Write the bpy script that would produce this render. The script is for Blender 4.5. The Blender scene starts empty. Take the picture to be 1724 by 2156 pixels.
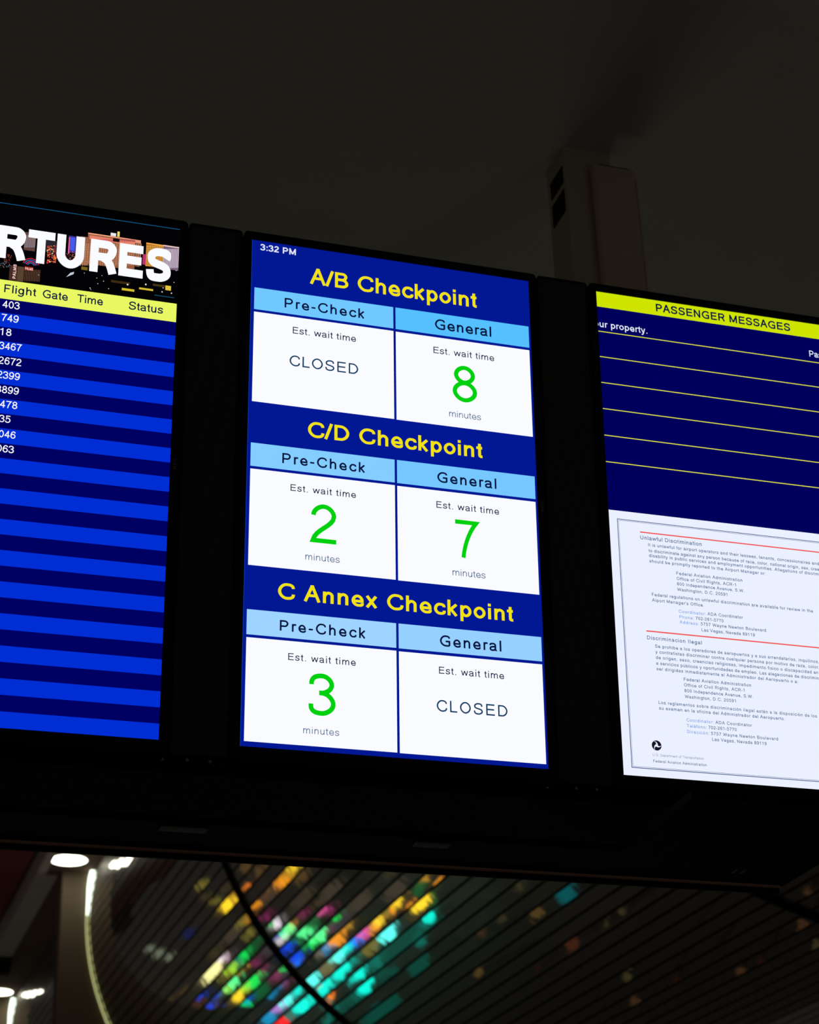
import bpy, math, random
from mathutils import Matrix, Vector

# ------------------------------------------------------------ camera, light, exposure
SC = bpy.context.scene
cam_data = bpy.data.cameras.new('camera')
cam_data.sensor_fit = 'HORIZONTAL'
cam_data.sensor_width = 36.0
cam_data.lens = 36.0 * 4029.85 / 1724.0
cam_data.clip_end = 300
cam_data.dof.use_dof = True
cam_data.dof.focus_distance = 3.55
cam_data.dof.aperture_fstop = 8.5
CAM = Vector((-0.97377724, -3.03875455, 1.6))
camera = bpy.data.objects.new('camera', cam_data)
SC.collection.objects.link(camera)
camera.matrix_world = Matrix(((0.954336352, -0.107758653, -0.278621967, CAM.x),
                              (-0.296987050, -0.442956524, -0.845924471, CAM.y),
                              (-0.032261737, 0.890043589, -0.454732438, CAM.z),
                              (0, 0, 0, 1)))
SC.camera = camera

SC.view_settings.view_transform = 'Standard'
SC.view_settings.look = 'None'
SC.view_settings.gamma = 1.0
SC.view_settings.exposure = 0.0
SC.view_settings.use_curve_mapping = False

world = bpy.data.worlds.new('dim_hall')
SC.world = world
world.use_nodes = True
bg = world.node_tree.nodes['Background']
bg.inputs[0].default_value = (1.0, 0.90, 0.80, 1)
bg.inputs[1].default_value = 0.018


def area_light(name, loc, target, size, power, color, size_y=None):
    l = bpy.data.lights.new(name, 'AREA')
    l.shape = 'RECTANGLE'
    l.size, l.size_y = size, size_y or size
    l.energy, l.color = power, color
    o = bpy.data.objects.new(name, l)
    SC.collection.objects.link(o)
    o.location = loc
    o.rotation_euler = (Vector(target) - Vector(loc)).to_track_quat('-Z', 'Y').to_euler()
    return o


# unseen fill lamps, added low down to brighten the ceiling, post and plaster
area_light('ceiling_fill', (1.2, 6.0, .5), (1.0, 1.3, 4.58), 3.0, 6.0, (1.0, .95, .84), 1.5)  # uplight added for the ceiling above the displays
area_light('side_fill', (-2.4, 11.0, .4), (2.6, 18.5, 6.5), 3.0, 44.0, (1.0, .88, .8))  # added to lift the beam, maroon panel and end wall
area_light('near_fill', (3.4, -4.6, .6), (1.2, .2, 4.4), 1.6, 1.9, (.9, .97, 1.0))  # weak cool fill added for surfaces facing the viewer


# ------------------------------------------------------------ helpers
def lin(c):
    return tuple(((v / 255 + .055) / 1.055) ** 2.4 if v > 10 else v / 255 / 12.92 for v in c)


def glow(name, c, k=1.0):
    """A lit display colour, given as it shows on the screen (sRGB 0-255)."""
    m = bpy.data.materials.new(name)
    m.use_nodes = True
    n = m.node_tree.nodes
    n.clear()
    e, o = n.new('ShaderNodeEmission'), n.new('ShaderNodeOutputMaterial')
    e.inputs[0].default_value = (*lin(c), 1)
    e.inputs[1].default_value = k
    m.node_tree.links.new(e.outputs[0], o.inputs[0])
    return m


def surface(name, c, rough=.5, metal=0.0, spec=.5, bump=0.0, scale=20.0, tint=0.0, stretch=(1, 1, 1)):
    """Principled surface with a little procedural grain."""
    m = bpy.data.materials.new(name)
    m.use_nodes = True
    nt = m.node_tree
    b = nt.nodes['Principled BSDF']
    b.inputs['Roughness'].default_value = rough
    b.inputs['Metallic'].default_value = metal
    b.inputs['Specular IOR Level'].default_value = spec
    tc = nt.nodes.new('ShaderNodeTexCoord')
    mp = nt.nodes.new('ShaderNodeMapping')
    mp.inputs['Scale'].default_value = stretch
    nz = nt.nodes.new('ShaderNodeTexNoise')
    nz.inputs['Scale'].default_value = scale
    nz.inputs['Detail'].default_value = 4
    nt.links.new(tc.outputs['Object'], mp.inputs[0])
    nt.links.new(mp.outputs[0], nz.inputs['Vector'])
    mx = nt.nodes.new('ShaderNodeMix')
    mx.data_type = 'RGBA'
    c = lin(c)
    mx.inputs[6].default_value = (*[v * (1 - tint) for v in c], 1)
    mx.inputs[7].default_value = (*[min(1, v * (1 + tint)) for v in c], 1)
    nt.links.new(nz.outputs[0], mx.inputs[0])
    nt.links.new(mx.outputs[2], b.inputs['Base Color'])
    if bump:
        bp = nt.nodes.new('ShaderNodeBump')
        bp.inputs['Strength'].default_value = bump
        bp.inputs['Distance'].default_value = .01
        nt.links.new(nz.outputs[0], bp.inputs['Height'])
        nt.links.new(bp.outputs[0], b.inputs['Normal'])
    return m


def link(name, me, mat, parent=None, loc=None, rot=None):
    o = bpy.data.objects.new(name, me)
    SC.collection.objects.link(o)
    if mat and not me.materials: me.materials.append(mat)
    if parent: o.parent = parent
    if loc: o.location = loc
    if rot: o.rotation_euler = rot
    return o


def empty(name, label, cat, loc=(0, 0, 0), rot=(0, 0, 0), group=None):
    o = bpy.data.objects.new(name, None)
    SC.collection.objects.link(o)
    o.location, o.rotation_euler = loc, rot
    o['label'], o['category'] = label, cat
    if group: o['group'] = group
    return o


class MB:
    """Collects simple solids into one mesh."""
    def __init__(s): s.v, s.f = [], []

    def box(s, x0, x1, y0, y1, z0, z1, bev=0.0):
        if bev:                                     # chamfered along all z edges
            b = bev
            ring = [(x0 + b, y0), (x1 - b, y0), (x1 - b * .3, y0 + b * .3), (x1, y0 + b), (x1, y1 - b), (x1 - b * .3, y1 - b * .3),
                    (x1 - b, y1), (x0 + b, y1), (x0 + b * .3, y1 - b * .3), (x0, y1 - b), (x0, y0 + b), (x0 + b * .3, y0 + b * .3)]
            s.prism(ring, z0, z1)
            return s
        n = len(s.v)
        s.v += [(x, y, z) for z in (z0, z1) for x, y in ((x0, y0), (x1, y0), (x1, y1), (x0, y1))]
        s.f += [tuple(n + i for i in q) for q in ((3, 2, 1, 0), (4, 5, 6, 7), (0, 1, 5, 4), (1, 2, 6, 5), (2, 3, 7, 6), (3, 0, 4, 7))]
        return s

    def prism(s, ring, z0, z1):
        n, k = len(s.v), len(ring)
        s.v += [(x, y, z0) for x, y in ring] + [(x, y, z1) for x, y in ring]
        s.f.append(tuple(n + i for i in reversed(range(k))))
        s.f.append(tuple(n + k + i for i in range(k)))
        s.f += [(n + i, n + (i + 1) % k, n + k + (i + 1) % k, n + k + i) for i in range(k)]
        return s

    def disc(s, cx, cy, r, z0, z1, n=32):
        return s.prism([(cx + r * math.cos(2 * math.pi * i / n), cy + r * math.sin(2 * math.pi * i / n)) for i in range(n)], z0, z1)

    def rect(s, x0, x1, y0, y1, z):
        n = len(s.v)
        s.v += [(x0, y0, z), (x1, y0, z), (x1, y1, z), (x0, y1, z)]
        s.f.append((n, n + 1, n + 2, n + 3))
        return s

    def frame(s, ox0, ox1, oy0, oy1, ix0, ix1, iy0, iy1, z0, z1, r=0.0):
        """Rectangular ring: outer and inner rectangle, extruded z0..z1, outer corners rounded by r."""
        def corner(cx, cy, a0):
            return [(cx + r * math.cos(a0 + math.pi / 8 * i), cy + r * math.sin(a0 + math.pi / 8 * i)) for i in range(5)]
        out = corner(ox0 + r, oy0 + r, math.pi) + corner(ox1 - r, oy0 + r, 1.5 * math.pi) + corner(ox1 - r, oy1 - r, 0) + corner(ox0 + r, oy1 - r, .5 * math.pi)
        inn = [(ix0, iy0)] * 5 + [(ix1, iy0)] * 5 + [(ix1, iy1)] * 5 + [(ix0, iy1)] * 5
        n, k = len(s.v), 20
        for z in (z0, z1): s.v += [(x, y, z) for x, y in out] + [(x, y, z) for x, y in inn]
        for i in range(k):
            j = (i + 1) % k
            a, b, c, d = n + i, n + j, n + k + j, n + k + i
            A, B, C, D2 = (q + 2 * k for q in (a, b, c, d))
            s.f += [(A, B, C, D2), (d, c, b, a), (a, b, B, A), (c, d, D2, C)]
        return s

    def tube(s, pts, r, n=8):
        rad = r if isinstance(r, (list, tuple)) else [r] * len(pts)
        base = len(s.v)
        for i, p in enumerate(pts):
            p = Vector(p)
            d = (Vector(pts[min(i + 1, len(pts) - 1)]) - Vector(pts[max(i - 1, 0)])).normalized()
            u = d.cross(Vector((0, 1, 0)) if abs(d.y) < .9 else Vector((1, 0, 0))).normalized()
            w = d.cross(u)
            s.v += [tuple(p + (u * math.cos(2 * math.pi * k / n) + w * math.sin(2 * math.pi * k / n)) * rad[i]) for k in range(n)]
        for i in range(len(pts) - 1):
            for k in range(n):
                a, b = base + i * n + k, base + i * n + (k + 1) % n
                s.f.append((a, b, b + n, a + n))
        s.f += [tuple(base + k for k in reversed(range(n))), tuple(base + (len(pts) - 1) * n + k for k in range(n))]
        return s

    def mesh(s, name):
        me = bpy.data.meshes.new(name)
        me.from_pydata(s.v, [], s.f)
        me.validate()
        return me

    def build(s, name, mat, parent=None, loc=None, rot=None):
        return link(name, s.mesh(name), mat, parent, loc, rot)


def struct(o):
    o['kind'] = 'structure'
    return o


# ---------------------------------------------------------------- lettering
# A plain grotesque alphabet drawn as pen strokes. Units: 1000 per em, capitals 716
# high, small letters 519 high. h is half the pen width, so outer sizes never change.
# Path steps: (x, y) start or straight line; ('h', x, y) quarter curve leaving
# horizontally; ('v', x, y) quarter curve leaving vertically; ('c',) closes the path.
CAP, XH, DESC = 716.0, 519.0, -210.0


def glyph(c, h):
    T, X, D = CAP, XH, DESC
    o = 10.0                                   # overshoot of round letters

    def ring(l, r, b, t):
        mx, my = (l + r) / 2, (b + t) / 2
        return [(l + h, my), ('v', mx, t - h), ('h', r - h, my), ('v', mx, b + h), ('h', l + h, my), ('c',)]
    k = h
    if c == ' ': return 278, []
    if c == 'A': return 667, [[(h * 1.05, 0), (334 - h * .25, T - h * .6)], [(667 - h * 1.05, 0), (334 + h * .25, T - h * .6)], [(150, 215 + k), (517, 215 + k)], [(334 - h * 1.15, T - h * .5), (334 + h * 1.15, T - h * .5)]]
    if c == 'B': return 667, [[(75 + h, 0), (75 + h, T)], [(75, T - h), (380, T - h), ('h', 580 - h, 545), ('v', 380, 378), (75, 378)], [(380, 378), ('h', 622 - h, 200), ('v', 390, h), (75, h)]]
    if c == 'C': return 722, [[(672 - h * .5, 497), ('s', 640, 640, 530, T + o - h, 385, T + o - h), ('h', 50 + h, 358), ('v', 385, -o + h), ('s', 540, -o + h, 650, 80, 684 - h * .6, 240)]]
    if c == 'D': return 722, [[(80 + h, 0), (80 + h, T)], [(80, T - h), (340, T - h), ('h', 675 - h, 360), ('v', 340, h), (80, h)]]
    if c == 'E': return 667, [[(80 + h, 0), (80 + h, T)], [(80, T - h), (612, T - h)], [(80, 372), (580, 372)], [(80, h), (622, h)]]
    if c == 'F': return 611, [[(80 + h, 0), (80 + h, T)], [(80, T - h), (565, T - h)], [(80, 355), (498, 355)]]
    if c == 'G': return 778, [[(698 - h, 520), ('s', 660, 650, 540, T + o - h, 410, T + o - h), ('h', 53 + h, 356), ('v', 415, -o + h), ('s', 530, -o + h, 640, 40, 713 - h, 100), (713 - h, 330), ], [(412, 330 - 0 * h), (713, 330 - 0 * h)]]
    if c == 'H': return 722, [[(80 + h, 0), (80 + h, T)], [(642 - h, 0), (642 - h, T)], [(80, 375), (642, 375)]]
    if c == 'I': return 278, [[(139, 0), (139, T)]]
    if c == 'J': return 500, [[(430 - h, T), (430 - h, 220), ('v', 225, -o + h), ('h', 25 + h, 215)]]
    if c == 'K': return 667, [[(75 + h, 0), (75 + h, T)], [(600, T), (110, 250)], [(250, 400), (635 - h * .6, 0)]]
    if c == 'L': return 556, [[(73 + h, 0), (73 + h, T)], [(73, h), (520, h)]]
    if c == 'M': return 833, [[(75 + h, 0), (75 + h, T)], [(758 - h, 0), (758 - h, T)], [(75 + h, T - h * .5), (416, 30 + h * .5)], [(758 - h, T - h * .5), (416, 30 + h * .5)]]
    if c == 'N': return 722, [[(76 + h, 0), (76 + h, T)], [(642 - h, 0), (642 - h, T)], [(76 + h, T - h * .6), (642 - h, h * .6)]]
    if c == 'O': return 778, [ring(48, 730, -o, T + o)]
    if c == 'P': return 667, [[(77 + h, 0), (77 + h, T)], [(77, T - h), (390, T - h), ('h', 622 - h, 508), ('v', 390, 292 + h * .4), (77, 292 + h * .4)]]
    if c == 'R': return 722, [[(79 + h, 0), (79 + h, T)], [(79, T - h), (430, T - h), ('h', 642 - h, 522), ('v', 430, 330 + h * .2), (79, 330 + h * .2)], [(360, 330), ('s', 480, 300, 520, 190, 665 - h * 1.0, 0)]]
    if c == 'S': return 667, [[(592 - h, 505), ('s', 580, 640, 480, T + o - h, 335, T + o - h), ('h', 70 + h, 535), ('s', 70 + h, 405, 200, 400, 335, 365), ('s', 480, 330, 620 - h, 310, 620 - h, 195), ('v', 345, -o + h), ('s', 180, -o + h, 60 + h, 60, 45 + h, 238)]]
    if c == 'T': return 611, [[(305, 0), (305, T)], [(21, T - h), (590, T - h)]]
    if c == 'U': return 722, [[(79 + h, T), (79 + h, 290), ('v', 360, -o + h), ('h', 642 - h, 290), (642 - h, T)]]
    if c == 'V': return 667, [[(5 + h, T), (334 - h * .2, h * .6)], [(662 - h, T), (334 + h * .2, h * .6)]]
    if c == 'W': return 944, [[(9 + h, T), (255, 0 + h * .5)], [(255, h * .5), (472, T - h)], [(472, T - h), (690, h * .5)], [(690, h * .5), (935 - h, T)]]
    if c == 'Y': return 667, [[(5 + h, T), (334, 300)], [(662 - h, T), (334, 300)], [(334, 0), (334, 310)]]
    if c == 'a': return 556, [[(60 + h * .4, 360), ('s', 80, 460, 160, X + o - h, 285, X + o - h), ('h', 470 - h, 370), (470 - h, 100), ('s', 470 - h, 60, 480, 30, 500 - h * .5, 0)], [(470 - h, 305), ('s', 400, 270, 300, 285, 210, 262), ('s', 120, 245, 36 + h, 215, 36 + h, 135), ('v', 200, -o + h), ('s', 330, -o + h, 470 - h, 60, 470 - h, 200)]]
    if c == 'b': return 556, [[(66 + h, 0), (66 + h, T)], ring(70, 520, -o, X + o)]
    if c == 'c': return 500, [[(478 - h * .6, 345), ('s', 460, 450, 380, X + o - h, 268, X + o - h), ('h', 39 + h, 256), ('v', 268, -o + h), ('s', 390, -o + h, 470, 60, 485 - h * .6, 185)]]
    if c == 'd': return 556, [[(490 - h, 0), (490 - h, T)], ring(36, 486, -o, X + o)]
    if c == 'e': return 556, [[(60, 232 + h * .1), (514 - h, 232 + h * .1), (514 - h, 262), ('v', 278, X + o - h), ('h', 38 + h, 256), ('v', 285, -o + h), ('s', 400, -o + h, 480, 50, 508 - h * .8, 160)]]
    if c == 'f': return 278, [[(90 + h, 0), (90 + h, 580), ('v', 225, T + 12 - h), (275, T + 8 - h)], [(10, X - h * .9), (258, X - h * .9)]]
    if c == 'g': return 556, [ring(34, 486, -o, X + o), [(490 - h, X), (490 - h, 20), ('v', 265, D - 5 + h), ('s', 150, D - 5 + h, 70, -150, 55 + h * .5, -55)]]
    if c == 'h': return 556, [[(66 + h, 0), (66 + h, T)], [(66 + h, 270), ('v', 290, X + o - h), ('h', 490 - h, 340), (490 - h, 0)]]
    if c == 'i': return 222, [[(111, 0), (111, X)], [(111, T - 2 * h * 1.05), (111, T)]]
    if c == 'j': return 222, [[(111, X), (111, -110), ('v', 10, D + h)], [(111, T - 2 * h), (111, T)]]
    if c == 'k': return 500, [[(66 + h, 0), (66 + h, T)], [(455 - h * .4, X), (100, 185)], [(205, 285), (485 - h, 0)]]
    if c == 'l': return 222, [[(111, 0), (111, T)]]
    if c == 'm': return 833, [[(66 + h, 0), (66 + h, X)], [(66 + h, 260), ('v', 262, X + o - h), ('h', 417, 340), (417, 0)], [(417, 260), ('v', 610, X + o - h), ('h', 768 - h, 340), (768 - h, 0)]]
    if c == 'n': return 556, [[(66 + h, 0), (66 + h, X)], [(66 + h, 260), ('v', 290, X + o - h), ('h', 487 - h, 340), (487 - h, 0)]]
    if c == 'o': return 556, [ring(34, 522, -o, X + o)]
    if c == 'p': return 556, [[(66 + h, D), (66 + h, X)], ring(70, 522, -o, X + o)]
    if c == 'q': return 556, [[(490 - h, D), (490 - h, X)], ring(34, 486, -o, X + o)]
    if c == 'r': return 333, [[(65 + h, 0), (65 + h, X)], [(65 + h, 260), ('s', 65 + h, 420, 150, X + o - h, 250, X + o - h), (340, X - h)]]
    if c == 's': return 500, [[(440 - h * .8, 365), ('s', 420, 480, 340, X + o - h, 240, X + o - h), ('h', 50 + h, 385), ('s', 50 + h, 290, 160, 290, 245, 265), ('s', 350, 240, 465 - h, 230, 465 - h, 138), ('v', 250, -o + h), ('s', 120, -o + h, 55, 60, 32 + h * .8, 165)]]
    if c == 't': return 278, [[(88 + h, 660), (88 + h, 110), ('v', 215, -4 + h), (262, 2 + h)], [(14, X - h * .9), (258, X - h * .9)]]
    if c == 'u': return 556, [[(64 + h, X), (64 + h, 175), ('v', 255, -o + h), ('h', 485 - h, 250)], [(485 - h, 0), (485 - h, X)]]
    if c == 'v': return 500, [[(12 + h, X), (250 - h * .2, h * .6)], [(488 - h, X), (250 + h * .2, h * .6)]]
    if c == 'w': return 722, [[(6 + h, X), (195, h * .5)], [(195, h * .5), (361, X - h * .6)], [(361, X - h * .6), (527, h * .5)], [(527, h * .5), (716 - h, X)]]
    if c == 'x': return 500, [[(12 + h, X), (488 - h, 0)], [(488 - h, X), (12 + h, 0)]]
    if c == 'y': return 500, [[(12 + h, X), (255, 10)], [(488 - h, X), (250, -60), ('s', 220, -150, 190, D + h, 110, D + h), (62, D + h + 6)]]
    if c == 'z': return 500, [[(40, X - h), (440 - h * .4, X - h), (60 + h * .4, h), (460, h)]]
    if c == '0': return 556, [ring(42, 516, -o, T + o)]
    if c == '1': return 556, [[(372 - h, 0), (372 - h, T)], [(372 - h, T - h * 1.2), ('s', 300, 610, 220, 565, 112, 535)]]
    if c == '2': return 556, [[(45 + h, 510), ('v', 275, T + o - h), ('h', 503 - h, 515), ('s', 503 - h, 330, 120, 250, 60 + h * .5, h), (505, h)]]
    if c == '3': return 556, [[(50 + h * .8, 525), ('s', 70, 640, 160, T + o - h, 268, T + o - h), ('h', 490 - h, 535), ('v', 262, 385), (220, 385)], [(262, 385), ('h', 518 - h, 200), ('v', 270, -o + h), ('s', 150, -o + h, 60, 60, 42 + h * .8, 190)]]
    if c == '4': return 556, [[(415 - h, 0), (415 - h, T)], [(415 - h, T - h), (40 + h, 172 + h)], [(25, 165 + h), (520, 165 + h)]]
    if c == '5': return 556, [[(480, T - h), (130 + h * .3, T - h), (75 + h, 360), ('s', 130, 440, 200, 470, 275, 470 - h * .2), ('h', 515 - h, 235), ('v', 265, -o + h), ('s', 150, -o + h, 60, 60, 42 + h * .8, 190)]]
    if c == '6': return 556, [[(495 - h, 540), ('s', 470, 640, 400, T + o - h, 300, T + o - h), ('h', 38 + h, 330)], ring(40, 515, -o, 475)]
    if c == '7': return 556, [[(46, T - h), (510 - h * .5, T - h), ('s', 380, 560, 240, 300, 205, 0)]]
    if c == '8': return 556, [ring(72, 484, 365 - h * .5, T + o), ring(40, 516, -o, 395 + h * .5)]
    if c == '9': return 556, [[(52 + h, 165), ('s', 75, 60, 150, -o + h, 250, -o + h), ('h', 515 - h, 375)], ring(40, 512, 235, T + o)]
    if c == '.': return 278, [[(139, 0), (139, h * 2.1)]]
    if c == ',': return 278, [[(139, h * 2.1), (139, 0), (115, -95)]]
    if c == ':': return 278, [[(139, 0), (139, h * 2.1)], [(139, X - h * 2.1), (139, X)]]
    if c == "'": return 191, [[(95, 480), (95, T)]]
    if c == '/': return 278, [[(20, -o), (258, T + o)]]
    if c == '-': return 333, [[(32, 260), (302, 260)]]
    base = {'á': 'a', 'é': 'e', 'ó': 'o', 'ú': 'u'}
    if c in base:
        adv, p = glyph(base[c], h)
        return adv, p + [[(adv * .45, 590), (adv * .62, 715)]]
    return 556, []


def flatten(path):
    pts, closed = [], False
    for s in path:
        if s[0] == 'c':
            closed = True
            continue
        if isinstance(s[0], str):
            x0, y0 = pts[-1]
            if s[0] == 's':
                x1, y1, x2, y2, x3, y3 = s[1:]
            else:
                x3, y3 = s[1:]
                q = .56
                if s[0] == 'h': x1, y1, x2, y2 = x0 + (x3 - x0) * q, y0, x3, y3 + (y0 - y3) * (1 - q)
                else: x1, y1, x2, y2 = x0, y0 + (y3 - y0) * q, x3 + (x0 - x3) * (1 - q), y3
            for i in range(1, 9):
                t = i / 8
                u = 1 - t
                pts.append((u**3 * x0 + 3 * u * u * t * x1 + 3 * u * t * t * x2 + t**3 * x3,
                            u**3 * y0 + 3 * u * u * t * y1 + 3 * u * t * t * y2 + t**3 * y3))
        else:
            pts.append(s)
    if closed and math.dist(pts[0], pts[-1]) < 1: pts.pop()
    return pts, closed


def stroke(verts, faces, pts, closed, h, tr):
    n = len(pts)
    row = []
    for i in range(n):
        a = pts[i - 1] if (i or closed) else None
        b = pts[(i + 1) % n] if (i < n - 1 or closed) else None
        dirs = []
        for p, q in ((a, pts[i]), (pts[i], b)):
            if p and q and math.dist(p, q) > 1e-6:
                L = math.dist(p, q)
                dirs.append(((q[0] - p[0]) / L, (q[1] - p[1]) / L))
        dx, dy = sum(d[0] for d in dirs), sum(d[1] for d in dirs)
        L = math.hypot(dx, dy) or 1
        dx, dy = dx / L, dy / L
        m = 1 / max(.45, dx * dirs[0][0] + dy * dirs[0][1])
        nx, ny = -dy * h * m, dx * h * m
        row.append(len(verts))
        verts.append(tr(pts[i][0] + nx, pts[i][1] + ny))
        verts.append(tr(pts[i][0] - nx, pts[i][1] - ny))
    for i in range(n if closed else n - 1):
        a, b = row[i], row[(i + 1) % n]
        faces.append((a + 1, b + 1, b, a))


def text_mesh(s, x0, x1, y, cap, weight, z, name='lettering'):
    """A line of text as one mesh: from x0 to x1 (outer edges), baseline y, capital height cap."""
    h = 43.0 * weight
    sy = cap / CAP
    advs = [glyph(ch, h) for ch in s]

    def lay(track):
        verts, faces, pen = [], [], 0.0
        for adv, paths in advs:
            for p in paths:
                pts, closed = flatten(p)
                stroke(verts, faces, pts, closed, h, lambda x, yy, o=pen: (x + o, yy))
            pen += adv + track
        return verts, faces, min(v[0] for v in verts), max(v[0] for v in verts)

    verts, faces, lo, hi = lay(0.0)
    room = (x1 - x0) / sy - (hi - lo)
    if room > 0 and len(s) > 1:                 # wider than natural: space the letters out
        verts, faces, lo, hi = lay(room * (.85 if weight < 1.4 else .25) / (len(s) - 1))
    sx = (x1 - x0) / (hi - lo)
    vs = [(x0 + (vx - lo) * sx, y + vy * sy, z) for vx, vy in verts]
    me = bpy.data.meshes.new(name)
    me.from_pydata(vs, [], faces)
    return me

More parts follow.
